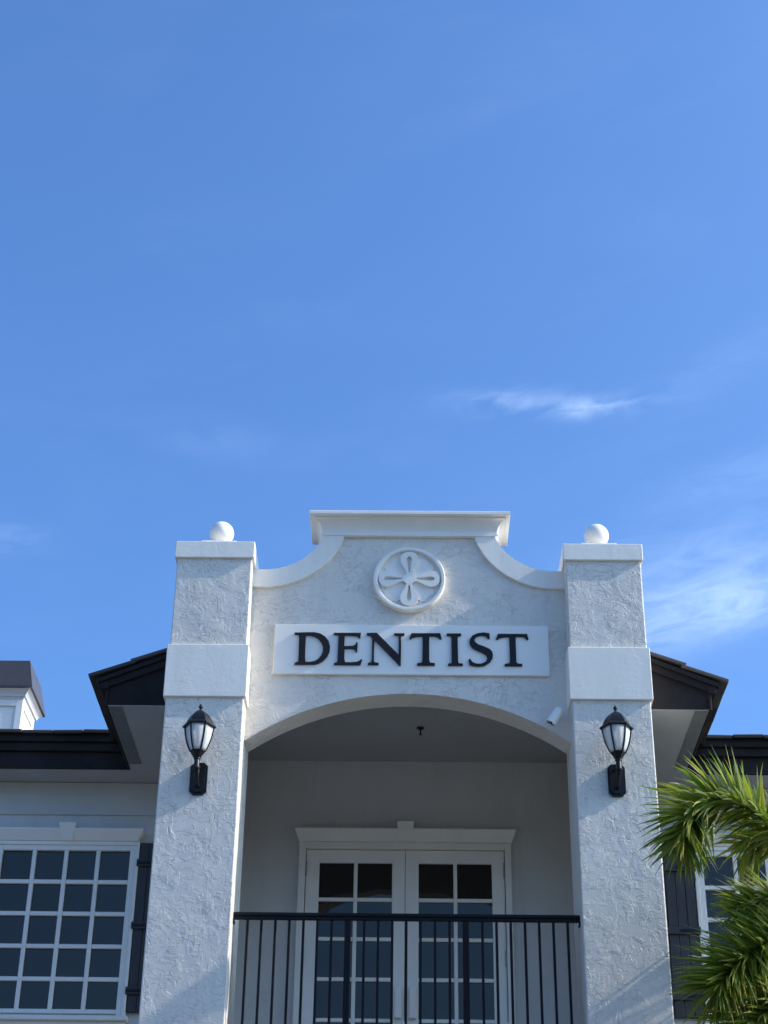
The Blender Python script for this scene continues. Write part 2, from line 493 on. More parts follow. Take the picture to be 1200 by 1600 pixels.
# crowning cornice, swept round four sides
prof = [(0.000, 9.580), (0.026, 9.580), (0.026, 9.606), (0.018, 9.609), (0.018, 9.622), (0.022, 9.645), (0.032, 9.672), (0.048, 9.697), (0.068, 9.716), (0.090, 9.728), (0.100, 9.731),
        (0.100, 9.746), (0.138, 9.748), (0.142, 9.752), (0.142, 9.780), (0.138, 9.785), (-0.05, 9.790)]
bm = bmesh.new(); rings = []
for o, z in prof:
    rings.append([bm.verts.new(p) for p in ((-0.79 - o, 0.205 - o, z), (0.81 + o, 0.205 - o, z), (0.81 + o, 0.52 + o, z), (-0.79 - o, 0.52 + o, z))])
for a, b in zip(rings, rings[1:]):
    for k in range(4): bm.faces.new((a[k], a[(k + 1) % 4], b[(k + 1) % 4], b[k]))
bm.faces.new(rings[0][::-1]); bm.faces.new(rings[-1])
adopt(link('cornice', bm, M['white'], None, 28), W)

# round medallion with a sand-dollar flower
mx, mz = 0.008, 9.116
MD = adopt(empty('medallion', (mx, 0.22, mz)), B)
def circ(r, n=56): return [(mx + r * math.cos(2 * math.pi * i / n), mz + r * math.sin(2 * math.pi * i / n)) for i in range(n)]
def mpart(o): return adopt(o, MD)
mpart(prism('medallion_disc', circ(0.318), 0.203, 0.225, M['white'], None, (), 40))
bm = bmesh.new(); n = 64; rings = []
for r, y in ((0.331, 0.222), (0.331, 0.166), (0.326, 0.160), (0.302, 0.160), (0.296, 0.165), (0.294, 0.205)):
    rings.append([bm.verts.new((mx + r * math.cos(2 * math.pi * i / n), y, mz + r * math.sin(2 * math.pi * i / n))) for i in range(n)])
for a, b in zip(rings, rings[1:]):
    for k in range(n): bm.faces.new((a[k], a[(k + 1) % n], b[(k + 1) % n], b[k]))
mpart(link('medallion_ring', bm, M['white'], None, 30))
def rot2(pts, a): return [(mx + x * math.cos(a) - y * math.sin(a), mz + x * math.sin(a) + y * math.cos(a)) for x, y in pts]
# petal pointing up: narrow at the middle, round at the tip, with a teardrop slot
pet = [(0.024, 0.050), (0.027, 0.080), (0.040, 0.110), (0.057, 0.142), (0.069, 0.176), (0.072, 0.206), (0.066, 0.238), (0.050, 0.263), (0.028, 0.278)]
pet = [(x * 1.16, y) for x, y in pet]
pet = pet + [(0, 0.282)] + [(-x, y) for x, y in pet[::-1]]
slot = [(0.006, 0.068), (0.011, 0.115), (0.019, 0.165), (0.022, 0.200), (0.016, 0.226), (0.0, 0.236)]
slot = slot + [(-x, y) for x, y in slot[:-1][::-1]]
leafp = [(0.040, 0.06), (0.066, 0.15), (0.086, 0.205), (0.078, 0.245), (0.045, 0.262), (0.0, 0.250), (-0.045, 0.262), (-0.078, 0.245), (-0.086, 0.205), (-0.066, 0.15), (-0.040, 0.06)]
for k in range(4):
    a = k * math.pi / 2
    b_ = prism_bm(rot2(pet, a), 0.162, 0.206, [rot2(slot, a)])
    mpart(link('petal', b_, M['white'], None, 35))
    mpart(prism('leaf_relief', rot2(leafp, a + math.pi / 4), 0.187, 0.206, M['white'], None, (), 35))
mpart(prism('medallion_hub', circ(0.056, 24), 0.161, 0.207, M['white'], None, (), 35))

# porch ceiling, slab
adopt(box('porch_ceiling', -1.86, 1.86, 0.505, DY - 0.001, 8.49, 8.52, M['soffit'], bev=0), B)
adopt(box('balcony_slab', -2.1, 2.1, 0.06, DY + 0.15, 4.55, 4.868, M['floor_tile'], bev=0.006), B)

# soffits, fascias and roofs
SZ = 7.905
for s in (-1, 1):
    xa, xb = sorted((s * 1.886, s * 2.70))
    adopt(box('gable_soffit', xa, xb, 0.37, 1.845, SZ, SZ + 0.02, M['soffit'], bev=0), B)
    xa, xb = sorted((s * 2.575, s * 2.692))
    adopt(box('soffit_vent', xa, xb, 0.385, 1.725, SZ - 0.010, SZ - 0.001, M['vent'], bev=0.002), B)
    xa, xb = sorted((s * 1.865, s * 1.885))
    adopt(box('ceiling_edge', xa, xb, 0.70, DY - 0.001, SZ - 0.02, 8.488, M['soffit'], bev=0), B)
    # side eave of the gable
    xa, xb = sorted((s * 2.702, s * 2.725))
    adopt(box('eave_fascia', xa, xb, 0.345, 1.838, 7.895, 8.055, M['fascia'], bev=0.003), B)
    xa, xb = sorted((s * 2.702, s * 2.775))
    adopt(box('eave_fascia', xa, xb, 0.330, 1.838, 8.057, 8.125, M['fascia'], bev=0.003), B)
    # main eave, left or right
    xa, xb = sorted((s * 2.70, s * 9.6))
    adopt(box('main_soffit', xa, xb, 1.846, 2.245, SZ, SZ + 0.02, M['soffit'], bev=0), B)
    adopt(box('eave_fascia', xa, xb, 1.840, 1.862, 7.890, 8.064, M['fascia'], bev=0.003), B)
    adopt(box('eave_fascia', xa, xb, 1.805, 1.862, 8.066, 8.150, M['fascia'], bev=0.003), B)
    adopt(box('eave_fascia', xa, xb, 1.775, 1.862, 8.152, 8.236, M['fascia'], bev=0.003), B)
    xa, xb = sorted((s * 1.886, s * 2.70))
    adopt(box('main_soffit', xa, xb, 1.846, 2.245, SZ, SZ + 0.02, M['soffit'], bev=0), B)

SL = 0.405
def zl(x, z0, x0): return z0 + SL * (x0 - abs(x))
# gable front: infill board and two stepped rake boards on each side
for s in (-1, 1):
    gb = [(s * 2.70, 7.912), (s * 2.70, zl(2.70, 8.051, 2.777) + 0.02), (s * 1.9, zl(1.9, 8.051, 2.777) + 0.02), (s * 1.9, 7.912)]
    adopt(prism('gable_board', gb, 0.365, 0.395, M['fascia']), B)
    r1 = [(s * 2.777, 8.051), (s * 2.800, 8.110), (s * 1.9, zl(1.9, 8.110, 2.817)), (s * 1.9, zl(1.9, 8.051, 2.777))]
    adopt(prism('rake_board', r1, 0.340, 0.364, M['fascia']), B)
    r2 = [(s * 2.800, 8.112), (s * 2.822, 8.145), (s * 1.9, zl(1.9, 8.150, 2.835)), (s * 1.9, zl(1.9, 8.112, 2.817))]
    adopt(prism('rake_board', r2, 0.318, 0.364, M['fascia']), B)

R_ = adopt(empty('roof', (0, 1.8, 8.2)), B)
# gable roof deck (two slopes), and main roof deck
for s in (-1, 1):
    bm = bmesh.new()
    q = [(s * 2.82, 8.150), (0, 8.150 + SL * 2.82), (0, 8.120 + SL * 2.82), (s * 2.82, 8.126)]
    fr = [bm.verts.new((x, 0.345, z)) for x, z in q]; bk = [bm.verts.new((x, 6.0, z)) for x, z in q]
    for k in range(4): bm.faces.new((fr[k], fr[(k + 1) % 4], bk[(k + 1) % 4], bk[k]))
    bm.faces.new(fr); bm.faces.new(bk[::-1])
    adopt(link('gable_roof_deck', bm, M['tile']), R_)
MS = 0.36
bm = bmesh.new()
for x0, x1, y0 in ((-9.7, -1.9, 1.77), (1.9, 9.7, 1.77), (-1.9, 1.9, 2.75)):
    for ya, yb in ((y0, 7.2), (12.7, 7.2)):
        za = 8.238 + MS * (ya - 1.77) if ya < 7 else 8.238
        zb = 8.238 + MS * 5.43
        for dz in (0.0, -0.03):
            v4 = [bm.verts.new(q_) for q_ in ((x0, ya, za + dz), (x1, ya, za + dz), (x1, yb, zb + dz), (x0, yb, zb + dz))]
            bm.faces.new(v4)
adopt(link('main_roof_deck', bm, M['tile']), R_)

# single flat tiles along the eaves and rakes
tb = box_bm(-0.148, 0.148, -0.22, 0.22, -0.016, 0.016, 0.006, 1)
tile_me = bpy.data.meshes.new('roof_tile'); tb.to_mesh(tile_me); tb.free(); tile_me.materials.append(M['tile'])
def tile(loc, rot):
    o = bpy.data.objects.new('roof_tile', tile_me); C.objects.link(o)
    o.location = loc; o.rotation_euler = rot; adopt(o, R_); return o
rnd = random.Random(3)
am = math.atan(MS)
for s in (-1, 1):
    for row in range(3):
        for i in range(17):
            x = s * (3.02 + i * 0.302 + (0.15 if row % 2 else 0))
            y = 1.94 + row * 0.36
            tile((x, y + rnd.uniform(-0.008, 0.008), 8.262 + (y - 1.77) * MS - 0.02 + row * 0.004 + rnd.uniform(-0.004, 0.006)),
                 (am - 0.05 + rnd.uniform(-0.015, 0.015), rnd.uniform(-0.025, 0.025), rnd.uniform(-0.01, 0.01)))
    ag = math.atan(SL)
    for row in range(3):
        for i in range(8):
            y = 0.30 + 0.151 + i * 0.302
            d = 0.19 + row * 0.40
            x = s * (2.862 - d * math.cos(ag))
            if row and i > 5: continue
            z = 8.165 + SL * (2.862 - abs(x)) + 0.012 + rnd.uniform(-0.004, 0.005)
            tile((x, y, z), (ag - 0.04, rnd.uniform(-0.02, 0.02), s * math.pi / 2))

# ------------------------------------------------------------------ windows with their trim
def header(name, c, hw_top, hw_bot, z0, z1, yb, yt, parent, kx, kz, kbot, fix=lambda o: o):
    """crown header wider and further out at the top, with a keystone"""
    bm = bmesh.new()
    A = [bm.verts.new(p) for p in ((c - hw_bot, yb, z0), (c + hw_bot, yb, z0), (c + hw_bot, WALL_Y - 0.001, z0), (c - hw_bot, WALL_Y - 0.001, z0))]
    Bv = [bm.verts.new(p) for p in ((c - hw_top, yt, z1 - 0.012), (c + hw_top, yt, z1 - 0.012), (c + hw_top, WALL_Y - 0.001, z1 - 0.012), (c - hw_top, WALL_Y - 0.001, z1 - 0.012))]
    D = [bm.verts.new(p) for p in ((c - hw_top, yt, z1), (c + hw_top, yt, z1), (c + hw_top, WALL_Y - 0.001, z1), (c - hw_top, WALL_Y - 0.001, z1))]
    for p, q in ((A, Bv), (Bv, D)):
        for k in range(4): bm.faces.new((p[k], p[(k + 1) % 4], q[(k + 1) % 4], q[k]))
    bm.faces.new(A[::-1]); bm.faces.new(D)
    adopt(fix(link(name, bm, M['white'])), parent)
    bm = bmesh.new()
    pts = ((c - kbot, yb - 0.022, z0 - 0.004), (c + kbot, yb - 0.022, z0 - 0.004), (c + kx, yt - 0.025, kz), (c - kx, yt - 0.025, kz))
    f = [bm.verts.new(p) for p in pts]; g_ = [bm.verts.new((p[0], WALL_Y - 0.002, p[2])) for p in pts]
    bm.faces.new(f)
    for k in range(4): bm.faces.new((f[k], f[(k + 1) % 4], g_[(k + 1) % 4], g_[k]))
    bm.faces.new(g_[::-1])
    adopt(fix(link('keystone', bm, M['white'])), parent)

pane_cache = {}
def pane(x0, x1, y, z0, z1, parent):
    w, h = round(x1 - x0, 4), round(z1 - z0, 4)
    if (w, h) not in pane_cache:
        b_ = box_bm(-w / 2, w / 2, 0, 0.006, -h / 2, h / 2, 0)
        me = bpy.data.meshes.new('pane'); b_.to_mesh(me); b_.free(); me.materials.append(M['glass']); pane_cache[(w, h)] = me
    o = bpy.data.objects.new('pane', pane_cache[(w, h)]); C.objects.link(o)
    o.location = ((x0 + x1) / 2, y, (z0 + z1) / 2); adopt(o, parent)
    o.rotation_euler = (rnd.uniform(-0.008, 0.008), 0, rnd.uniform(-0.008, 0.008))
    return o

for key, c in WIN.items():
    Wd = adopt(empty('window', (c, WALL_Y, 5.6)), B)
    x0, x1 = c - GW, c + GW
    mw = 0.020
    colx = [x0 + (x1 - x0) * i / 4 for i in range(5)]
    rowz = [GZ0, 5.946, 6.256, 6.570, 6.883, GZ1]
    for i in range(4):
        for j in range(5):
            pane(colx[i] + (mw - 0.002 if i else -0.004), colx[i + 1] - (mw - 0.002 if i < 3 else -0.004), 2.243, rowz[j] + (mw - 0.002 if j else -0.004), rowz[j + 1] - (mw - 0.002 if j < 4 else -0.004), Wd)
    for x in colx[1:-1]:
        adopt(box('muntin', x - mw, x + mw, 2.213, 2.246, GZ0 - 0.002, GZ1 + 0.002, M['white'], bev=0.004), Wd)
    for z in rowz[1:-1]:
        for i in range(4):
            adopt(box('muntin', colx[i] + (mw + 0.0005 if i else 0), colx[i + 1] - (mw + 0.0005 if i < 3 else 0), 2.216, 2.246, z - mw, z + mw, M['white'], bev=0.004), Wd)
    # sash frame
    adopt(box('frame_stile', x0 - 0.055, x0, 2.205, 2.30, GZ0 - 0.06, GZ1 + 0.05, M['white'], bev=0.004), Wd)
    adopt(box('frame_stile', x1, x1 + 0.055, 2.205, 2.30, GZ0 - 0.06, GZ1 + 0.05, M['white'], bev=0.004), Wd)
    adopt(box('frame_rail', x0 + 0.0005, x1 - 0.0005, 2.206, 2.30, GZ1, GZ1 + 0.05, M['white'], bev=0.004), Wd)
    adopt(box('frame_rail', x0 + 0.0005, x1 - 0.0005, 2.206, 2.30, GZ0 - 0.04, GZ0, M['white'], bev=0.004), Wd)
    # casing
    adopt(box('casing', x0 - 0.090, x0 - 0.056, 2.190, WALL_Y + 0.05, 5.60, 7.284, M['white'], bev=0.004), Wd)
    adopt(box('casing', x1 + 0.056, x1 + 0.090, 2.190, WALL_Y + 0.05, 5.60, 7.284, M['white'], bev=0.004), Wd)
    adopt(box('casing', x0 - 0.0555, x1 + 0.0555, 2.192, WALL_Y + 0.05, GZ1 + 0.051, 7.284, M['white'], bev=0.004), Wd)
    header('header', c, 0.742, 0.685, 7.286, 7.392, 2.185, 2.125, Wd, 0.084, 7.443, 0.049)
    adopt(box('sill', x0 - 0.115, x1 + 0.115, 2.150, WALL_Y + 0.02, 5.555, 5.598, M['white'], bev=0.005), Wd)
    adopt(box('apron', x0 - 0.09, x1 + 0.09, 2.200, WALL_Y - 0.001, 5.42, 5.553, M['white'], bev=0.004), Wd)

def shutter(xa, xb, hinge_side):
    c = (xa + xb) / 2
    S = adopt(empty('shutter', (c, WALL_Y, 5.64)), B)
    n = 6; w = (xb - xa) / n
    for i in range(n):
        adopt(box('shutter_board', xa + i * w + 0.0015, xa + (i + 1) * w - 0.0015, 2.200 - (0.002 if i % 2 else 0), WALL_Y - 0.002, 5.642, 7.272, M['shutter'], bev=0.004), S)
    for z in (5.80, 6.418, 7.032):
        e0, e1 = (0.018, -0.02) if hinge_side < 0 else (-0.02, 0.018)
        adopt(box('shutter_batten', xa - max(e0, -0.005), xb + max(e1, -0.005), 2.176, 2.1985, z, z + 0.070, M['shutter'], bev=0.004), S)
        hx = xa if hinge_side < 0 else xb
        adopt(box('shutter_hinge', min(hx, hx - hinge_side * 0.16) - 0.012, max(hx, hx - hinge_side * 0.16) + 0.012, 2.166, 2.1755, z + 0.022, z + 0.046, M['black'], bev=0.003), S)
shutter(-2.590, -2.030, -1)
shutter(2.200, 2.764, 1)
shutter(-4.580, -4.018, 1)
shutter(4.200, 4.760, -1)

# ------------------------------------------------------------------ double door
# laid out on a plane 0.8 m in front of the recessed wall and carried back to it at true size
DK = 1.0502
def carry(ob):
    for v in ob.data.vertices:
        v.co = Vector((-0.0166 + (v.co.x + 0.0166) * DK, v.co.y + 0.8, 1.6 + (v.co.z - 1.6) * DK))
    return ob
DR = adopt(empty('door_frame', (-0.013, DY, 4.87)), B)
def dpart(o): return adopt(carry(o), DR)
dpart(box('casing', -1.043, -0.978, 2.195, WALL_Y + 0.04, 4.715, 7.300, M['white'], bev=0.004))
dpart(box('casing', 0.951, 1.012, 2.195, WALL_Y + 0.04, 4.715, 7.300, M['white'], bev=0.004))
dpart(box('casing', -0.9775, 0.9505, 2.196, WALL_Y + 0.04, 7.235, 7.300, M['white'], bev=0.004))
header('header', -0.013, 1.074, 1.032, 7.302, 7.418, 2.185, 2.120, DR, 0.081, 7.480, 0.070, carry)
rows = [7.100, 6.737, 6.354, 5.973, 5.594, 5.215]
for (l0, l1, g0, g1, hs) in ((-0.970, -0.0145, -0.841, -0.138, -1), (-0.0095, 0.944, 0.118, 0.822, 1)):
    L = adopt(empty('door_leaf', ((l0 + l1) / 2, DY, 4.88)), B)
    def lp(o): return adopt(carry(o), L)
    yf, yb = 2.226, 2.268
    lp(box('stile', l0, g0, yf, yb, 4.72, 7.228, M['white'], bev=0.003))
    lp(box('stile', g1, l1, yf, yb, 4.72, 7.228, M['white'], bev=0.003))
    lp(box('door_rail', g0 + 0.0004, g1 - 0.0004, yf + 0.001, yb, 7.100, 7.228, M['white'], bev=0.003))
    lp(box('door_rail', g0 + 0.0004, g1 - 0.0004, yf + 0.001, yb, 4.72, 5.215, M['white'], bev=0.003))
    gm = (g0 + g1) / 2; w = 0.018
    lp(box('muntin', gm - w, gm + w, 2.228, 2.262, 5.216, 7.099, M['white'], bev=0.004))
    for z in rows[1:-1]:
        lp(box('muntin', g0 + 0.001, gm - w - 0.0005, 2.230, 2.262, z - w, z + w, M['white'], bev=0.004))
        lp(box('muntin', gm + w + 0.0005, g1 - 0.001, 2.230, 2.262, z - w, z + w, M['white'], bev=0.004))
    for (a, b_) in ((g0 - 0.003, gm - w + 0.002), (gm + w - 0.002, g1 + 0.003)):
        for j in range(5):
            z0, z1 = rows[j + 1] + (w - 0.002 if j < 4 else -0.003), rows[j] - (w - 0.002 if j else -0.003)
            cx_ = lambda x: -0.0166 + (x + 0.0166) * DK
            cz_ = lambda z: 1.6 + (z - 1.6) * DK
            pane(cx_(a), cx_(b_), 2.252 + 0.8, cz_(z0), cz_(z1), L)
    hx = -0.074 if hs < 0 else 0.062
    lp(box('handle_plate', hx - 0.032, hx + 0.032, 2.172, 2.2255, 5.605, 5.898, M['white'], bev=0.006))
    hx = l0 - 0.004 if hs < 0 else l1 + 0.003
    for z in (5.05, 6.10, 6.96):
        lp(box('hinge', hx - 0.012, hx + 0.012, 2.205, 2.2255, z, z + 0.15, M['steel'], bev=0.004))

# ------------------------------------------------------------------ things on the building
# name sign
LETTERS = [
    ('D', [[(-1.032,8.555),(-0.946,8.558),(-0.853,8.56),(-0.8,8.549),(-0.753,8.518),(-0.719,8.473),(-0.705,8.419),(-0.708,8.367),(-0.727,8.319),(-0.757,8.281),(-0.797,8.252),(-0.837,8.24),(-0.934,8.238),(-1.02,8.239),(-1.02,8.25),(-1.001,8.26),(-0.988,8.263),(-0.987,8.34),(-0.988,8.449),(-0.988,8.526),(-0.997,8.536),(-1.015,8.538),(-1.031,8.54)],[(-0.926,8.532),(-0.887,8.531),(-0.846,8.518),(-0.81,8.492),(-0.783,8.457),(-0.768,8.412),(-0.768,8.367),(-0.782,8.328),(-0.807,8.293),(-0.838,8.271),(-0.878,8.262),(-0.921,8.262),(-0.928,8.302),(-0.929,8.417),(-0.928,8.507)]]),
    ('E', [[(-0.675,8.555),(-0.428,8.557),(-0.433,8.504),(-0.443,8.508),(-0.451,8.521),(-0.474,8.529),(-0.526,8.533),(-0.574,8.533),(-0.576,8.478),(-0.576,8.423),(-0.501,8.425),(-0.475,8.437),(-0.468,8.463),(-0.456,8.459),(-0.457,8.414),(-0.459,8.366),(-0.472,8.369),(-0.477,8.389),(-0.5,8.401),(-0.573,8.401),(-0.574,8.356),(-0.574,8.298),(-0.564,8.263),(-0.515,8.261),(-0.457,8.267),(-0.434,8.28),(-0.422,8.293),(-0.413,8.29),(-0.425,8.242),(-0.431,8.237),(-0.665,8.238),(-0.665,8.25),(-0.636,8.263),(-0.633,8.342),(-0.632,8.452),(-0.63,8.529),(-0.643,8.539),(-0.673,8.54)]]),
    ('N', [[(-0.375,8.556),(-0.285,8.559),(-0.084,8.339),(-0.084,8.436),(-0.085,8.53),(-0.102,8.537),(-0.128,8.541),(-0.128,8.555),(-0.033,8.556),(-0.033,8.539),(-0.053,8.536),(-0.064,8.527),(-0.063,8.4),(-0.064,8.235),(-0.077,8.236),(-0.304,8.489),(-0.307,8.384),(-0.306,8.276),(-0.297,8.262),(-0.264,8.258),(-0.264,8.24),(-0.359,8.24),(-0.36,8.256),(-0.333,8.263),(-0.326,8.283),(-0.325,8.383),(-0.325,8.507),(-0.34,8.53),(-0.373,8.537)]]),
    ('T', [[(0.03,8.557),(0.292,8.559),(0.304,8.504),(0.29,8.501),(0.274,8.52),(0.244,8.532),(0.192,8.533),(0.191,8.402),(0.192,8.28),(0.202,8.262),(0.242,8.259),(0.242,8.239),(0.083,8.238),(0.083,8.256),(0.121,8.262),(0.13,8.28),(0.132,8.402),(0.132,8.531),(0.075,8.526),(0.036,8.513),(0.023,8.498),(0.013,8.506)]]),
    ('I', [[(0.35,8.557),(0.481,8.558),(0.481,8.539),(0.456,8.535),(0.449,8.52),(0.45,8.396),(0.452,8.273),(0.46,8.259),(0.494,8.257),(0.494,8.239),(0.361,8.238),(0.362,8.254),(0.39,8.26),(0.393,8.277),(0.393,8.396),(0.393,8.52),(0.385,8.535),(0.35,8.54)]]),
    ('S', [[(0.738,8.563),(0.683,8.57),(0.629,8.562),(0.581,8.536),(0.559,8.498),(0.556,8.472),(0.561,8.446),(0.58,8.416),(0.62,8.392),(0.673,8.367),(0.706,8.341),(0.717,8.309),(0.7,8.277),(0.658,8.257),(0.611,8.258),(0.578,8.275),(0.561,8.304),(0.553,8.306),(0.546,8.293),(0.554,8.248),(0.584,8.238),(0.637,8.231),(0.691,8.241),(0.735,8.272),(0.761,8.313),(0.766,8.347),(0.758,8.38),(0.735,8.406),(0.688,8.43),(0.634,8.45),(0.606,8.476),(0.6,8.503),(0.619,8.529),(0.663,8.545),(0.703,8.537),(0.723,8.515),(0.73,8.505),(0.74,8.51)]]),
    ('T', [[(0.815,8.557),(1.079,8.558),(1.091,8.507),(1.078,8.5),(1.061,8.521),(1.035,8.533),(0.974,8.534),(0.974,8.401),(0.975,8.274),(0.987,8.261),(1.027,8.258),(1.026,8.239),(0.869,8.238),(0.869,8.257),(0.906,8.262),(0.917,8.277),(0.918,8.4),(0.916,8.532),(0.859,8.527),(0.825,8.516),(0.807,8.501),(0.797,8.504)]]),
]

SG = empty('name_sign', (0.03, 0.22, 8.151), 'long white sign board with dark raised letters reading DENTIST above the arch', 'sign')
adopt(box('sign_board', -1.213, 1.272, 0.190, 0.2195, 8.151, 8.648, M['board'], bev=0.003), SG)
for ch, lp_ in LETTERS:
    pr = prism_bm(lp_[0], 0.172, 0.1895, lp_[1:])
    adopt(link('letter', pr, M['letter'], None, 30), SG)

# balcony railing
RL = empty('balcony_railing', (0, 0.2, 4.87), 'dark bronze metal balcony railing with thin balusters between the pillars', 'railing')
def rp(o): return adopt(o, RL)
rp(box('top_rail', -1.438, 1.438, 0.172, 0.228, 5.932, 5.962, M['bronze'], bev=0.006, seg=2))
rp(box('under_rail', -1.438, 1.438, 0.182, 0.218, 5.906, 5.931, M['bronze'], bev=0.002))
rp(box('bottom_rail', -1.438, 1.438, 0.182, 0.218, 4.955, 4.990, M['bronze'], bev=0.003))
bx = [-1.318, -1.203, -1.087, -0.971, -0.854, -0.738, -0.620, -0.349, -0.233, -0.117, -0.001, 0.117, 0.237, 0.357, 0.629, 0.746, 0.864, 0.982, 1.099, 1.217, 1.335]
bb = box_bm(-0.0108, 0.0108, -0.0108, 0.0108, 4.989, 5.902, 0.002)
bme = bpy.data.meshes.new('baluster'); bb.to_mesh(bme); bb.free(); bme.materials.append(M['bronze'])
for x in bx:
    o = bpy.data.objects.new('baluster', bme); C.objects.link(o); o.location = (x, 0.2, 0); rp(o)
for x in (-0.485, 0.491):
    rp(box('rail_post', x - 0.026, x + 0.026, 0.174, 0.226, 4.872, 5.8995, M['bronze'], bev=0.003))
for s in (-1, 1):
    rp(box('wall_flange', min(s * 1.427, s * 1.4395), max(s * 1.427, s * 1.4395), 0.160, 0.240, 5.872, 5.900, M['bronze'], bev=0.002))

# wall lanterns
def lantern(x, dz, label):
    T = empty('wall_lantern', (x, 0.0, 6.91 + dz), label, 'wall lamp', 'wall lanterns on the two pillars')
    yc = -0.205
    a0 = rad(-90 + 30)
    def tp(o): return adopt(o, T)
    Z = lambda pr: [(r, z + dz) for r, z in pr]
    # back plate, octagonal, stepped
    for nm, hw, z0, z1, ch, y0, y1 in (('back_plate', 0.074, 6.914, 7.204, 0.032, -0.020, 0.004), ('plate_face', 0.058, 6.935, 7.184, 0.026, -0.034, -0.0195)):
        ol = [(x - hw + ch, z0), (x + hw - ch, z0), (x + hw, z0 + ch), (x + hw, z1 - ch), (x + hw - ch, z1), (x - hw + ch, z1), (x - hw, z1 - ch), (x - hw, z0 + ch)]
        tp(prism(nm, [(p, q + dz) for p, q in ol], y0, y1, M['black']))
    tp(link('arm', tube_bm([(x, -0.030, 6.985 + dz), (x, -0.062, 6.990 + dz), (x, -0.105, 7.008 + dz), (x, -0.150, 7.035 + dz), (x, -0.185, 7.062 + dz), (x, yc, 7.085 + dz)], [0.020, 0.017, 0.016, 0.017, 0.020, 0.024], 12), M['black'], None, 50))
    tp(link('scroll', tube_bm([(x, -0.034, 7.150 + dz), (x, -0.060, 7.155 + dz), (x, -0.075, 7.135 + dz), (x, -0.070, 7.105 + dz), (x, -0.085, 7.060 + dz), (x, -0.118, 7.020 + dz)], [0.012, 0.012, 0.011, 0.010, 0.010, 0.010], 10), M['black'], None, 50))
    tp(link('stem', lathe_bm(Z([(0.026, 7.070), (0.030, 7.080), (0.024, 7.092), (0.023, 7.155), (0.030, 7.162), (0.030, 7.170), (0.024, 7.176)]), 20, (x, yc, 0)), M['black'], None, 40))
    tp(link('lantern_cup', lathe_bm(Z([(0.026, 7.172), (0.036, 7.180), (0.040, 7.190), (0.050, 7.205), (0.064, 7.226), (0.068, 7.232), (0.060, 7.236)]), 6, (x, yc, 0), a0), M['black'], None, 20))
    gp = [(0.062, 7.230), (0.078, 7.262), (0.093, 7.300), (0.106, 7.345), (0.115, 7.390), (0.121, 7.430), (0.123, 7.456)]
    for k in range(6):
        bm = bmesh.new(); cols = []
        for r, z in gp:
            r2 = r - 0.004
            cols.append([bm.verts.new((x + r2 * math.cos(a0 + (k + t) * math.pi / 3), yc + r2 * math.sin(a0 + (k + t) * math.pi / 3), z + dz)) for t in (0, 1)])
        for p, q in zip(cols, cols[1:]): bm.faces.new((p[0], p[1], q[1], q[0]))
        pn = tp(link('lamp_pane', bm, M['frosted'], None, 60))
        sm = pn.modifiers.new('thick', 'SOLIDIFY'); sm.thickness = 0.004
        ang = a0 + k * math.pi / 3
        tp(link('lamp_rib', tube_bm([(x + r * math.cos(ang), yc + r * math.sin(ang), z + dz) for r, z in gp], 0.0072, 6), M['black'], None, 50))
    tp(link('lamp_brim', lathe_bm(Z([(0.112, 7.452), (0.140, 7.446), (0.146, 7.452), (0.146, 7.462), (0.132, 7.474), (0.112, 7.486), (0.10, 7.49)]), 6, (x, yc, 0), a0), M['black'], None, 20))
    tp(link('lamp_roof', lathe_bm(Z([(0.120, 7.480), (0.114, 7.500), (0.102, 7.526), (0.084, 7.554), (0.060, 7.580), (0.034, 7.600), (0.016, 7.610), (0.010, 7.614)]), 6, (x, yc, 0), a0), M['black'], None, 32))
    tp(link('lamp_finial', lathe_bm(Z([(0.010, 7.610), (0.008, 7.622), (0.015, 7.630), (0.0185, 7.640), (0.017, 7.650), (0.010, 7.661), (0.004, 7.667), (0.001, 7.670)]), 16, (x, yc, 0)), M['black'], None, 60))
lantern(-1.785, 0.0, 'black six-sided lantern with frosted panes on the left pillar')
lantern(1.786, 0.018, 'black six-sided lantern with frosted panes on the right pillar, beside the palm')

# security camera at the right end of the arch
SC = empty('security_camera', (1.355, 0.22, 7.76), 'small white cylindrical security camera beside the right end of the arch', 'security camera')
p0, p1 = Vector((1.252, 0.100, 7.648)), Vector((1.338, 0.105, 7.782))
ax = (p1 - p0).normalized()
L_ = (p1 - p0).length
q = ax.to_track_quat('Z', 'X').to_matrix()
def oriented(bm):
    for v in bm.verts: v.co = p0 + q @ v.co
    return bm
adopt(link('camera_body', oriented(lathe_bm([(0.037, 0.012), (0.041, 0.0), (0.045, 0.0), (0.045, L_ * 0.9), (0.039, L_), (0.02, L_ + 0.004)], 28)), M['white'], None, 40), SC)
adopt(link('camera_lens', oriented(lathe_bm([(0.0365, 0.006), (0.0365, 0.02)], 28)), M['lens'], None, 40), SC)
for k in range(3):
    aa = k * 2.1 + 0.6
    adopt(link('camera_led', oriented(lathe_bm([(0.009, 0.0035), (0.009, 0.0058)], 10, (0.024 * math.cos(aa), 0.024 * math.sin(aa), 0))), M['white']), SC)
adopt(link('camera_arm', tube_bm([tuple(p1 - ax * 0.03), (1.345, 0.150, 7.775), (1.352, 0.195, 7.765), (1.352, 0.219, 7.765)], [0.018, 0.016, 0.016, 0.030], 12), M['white'], None, 50), SC)

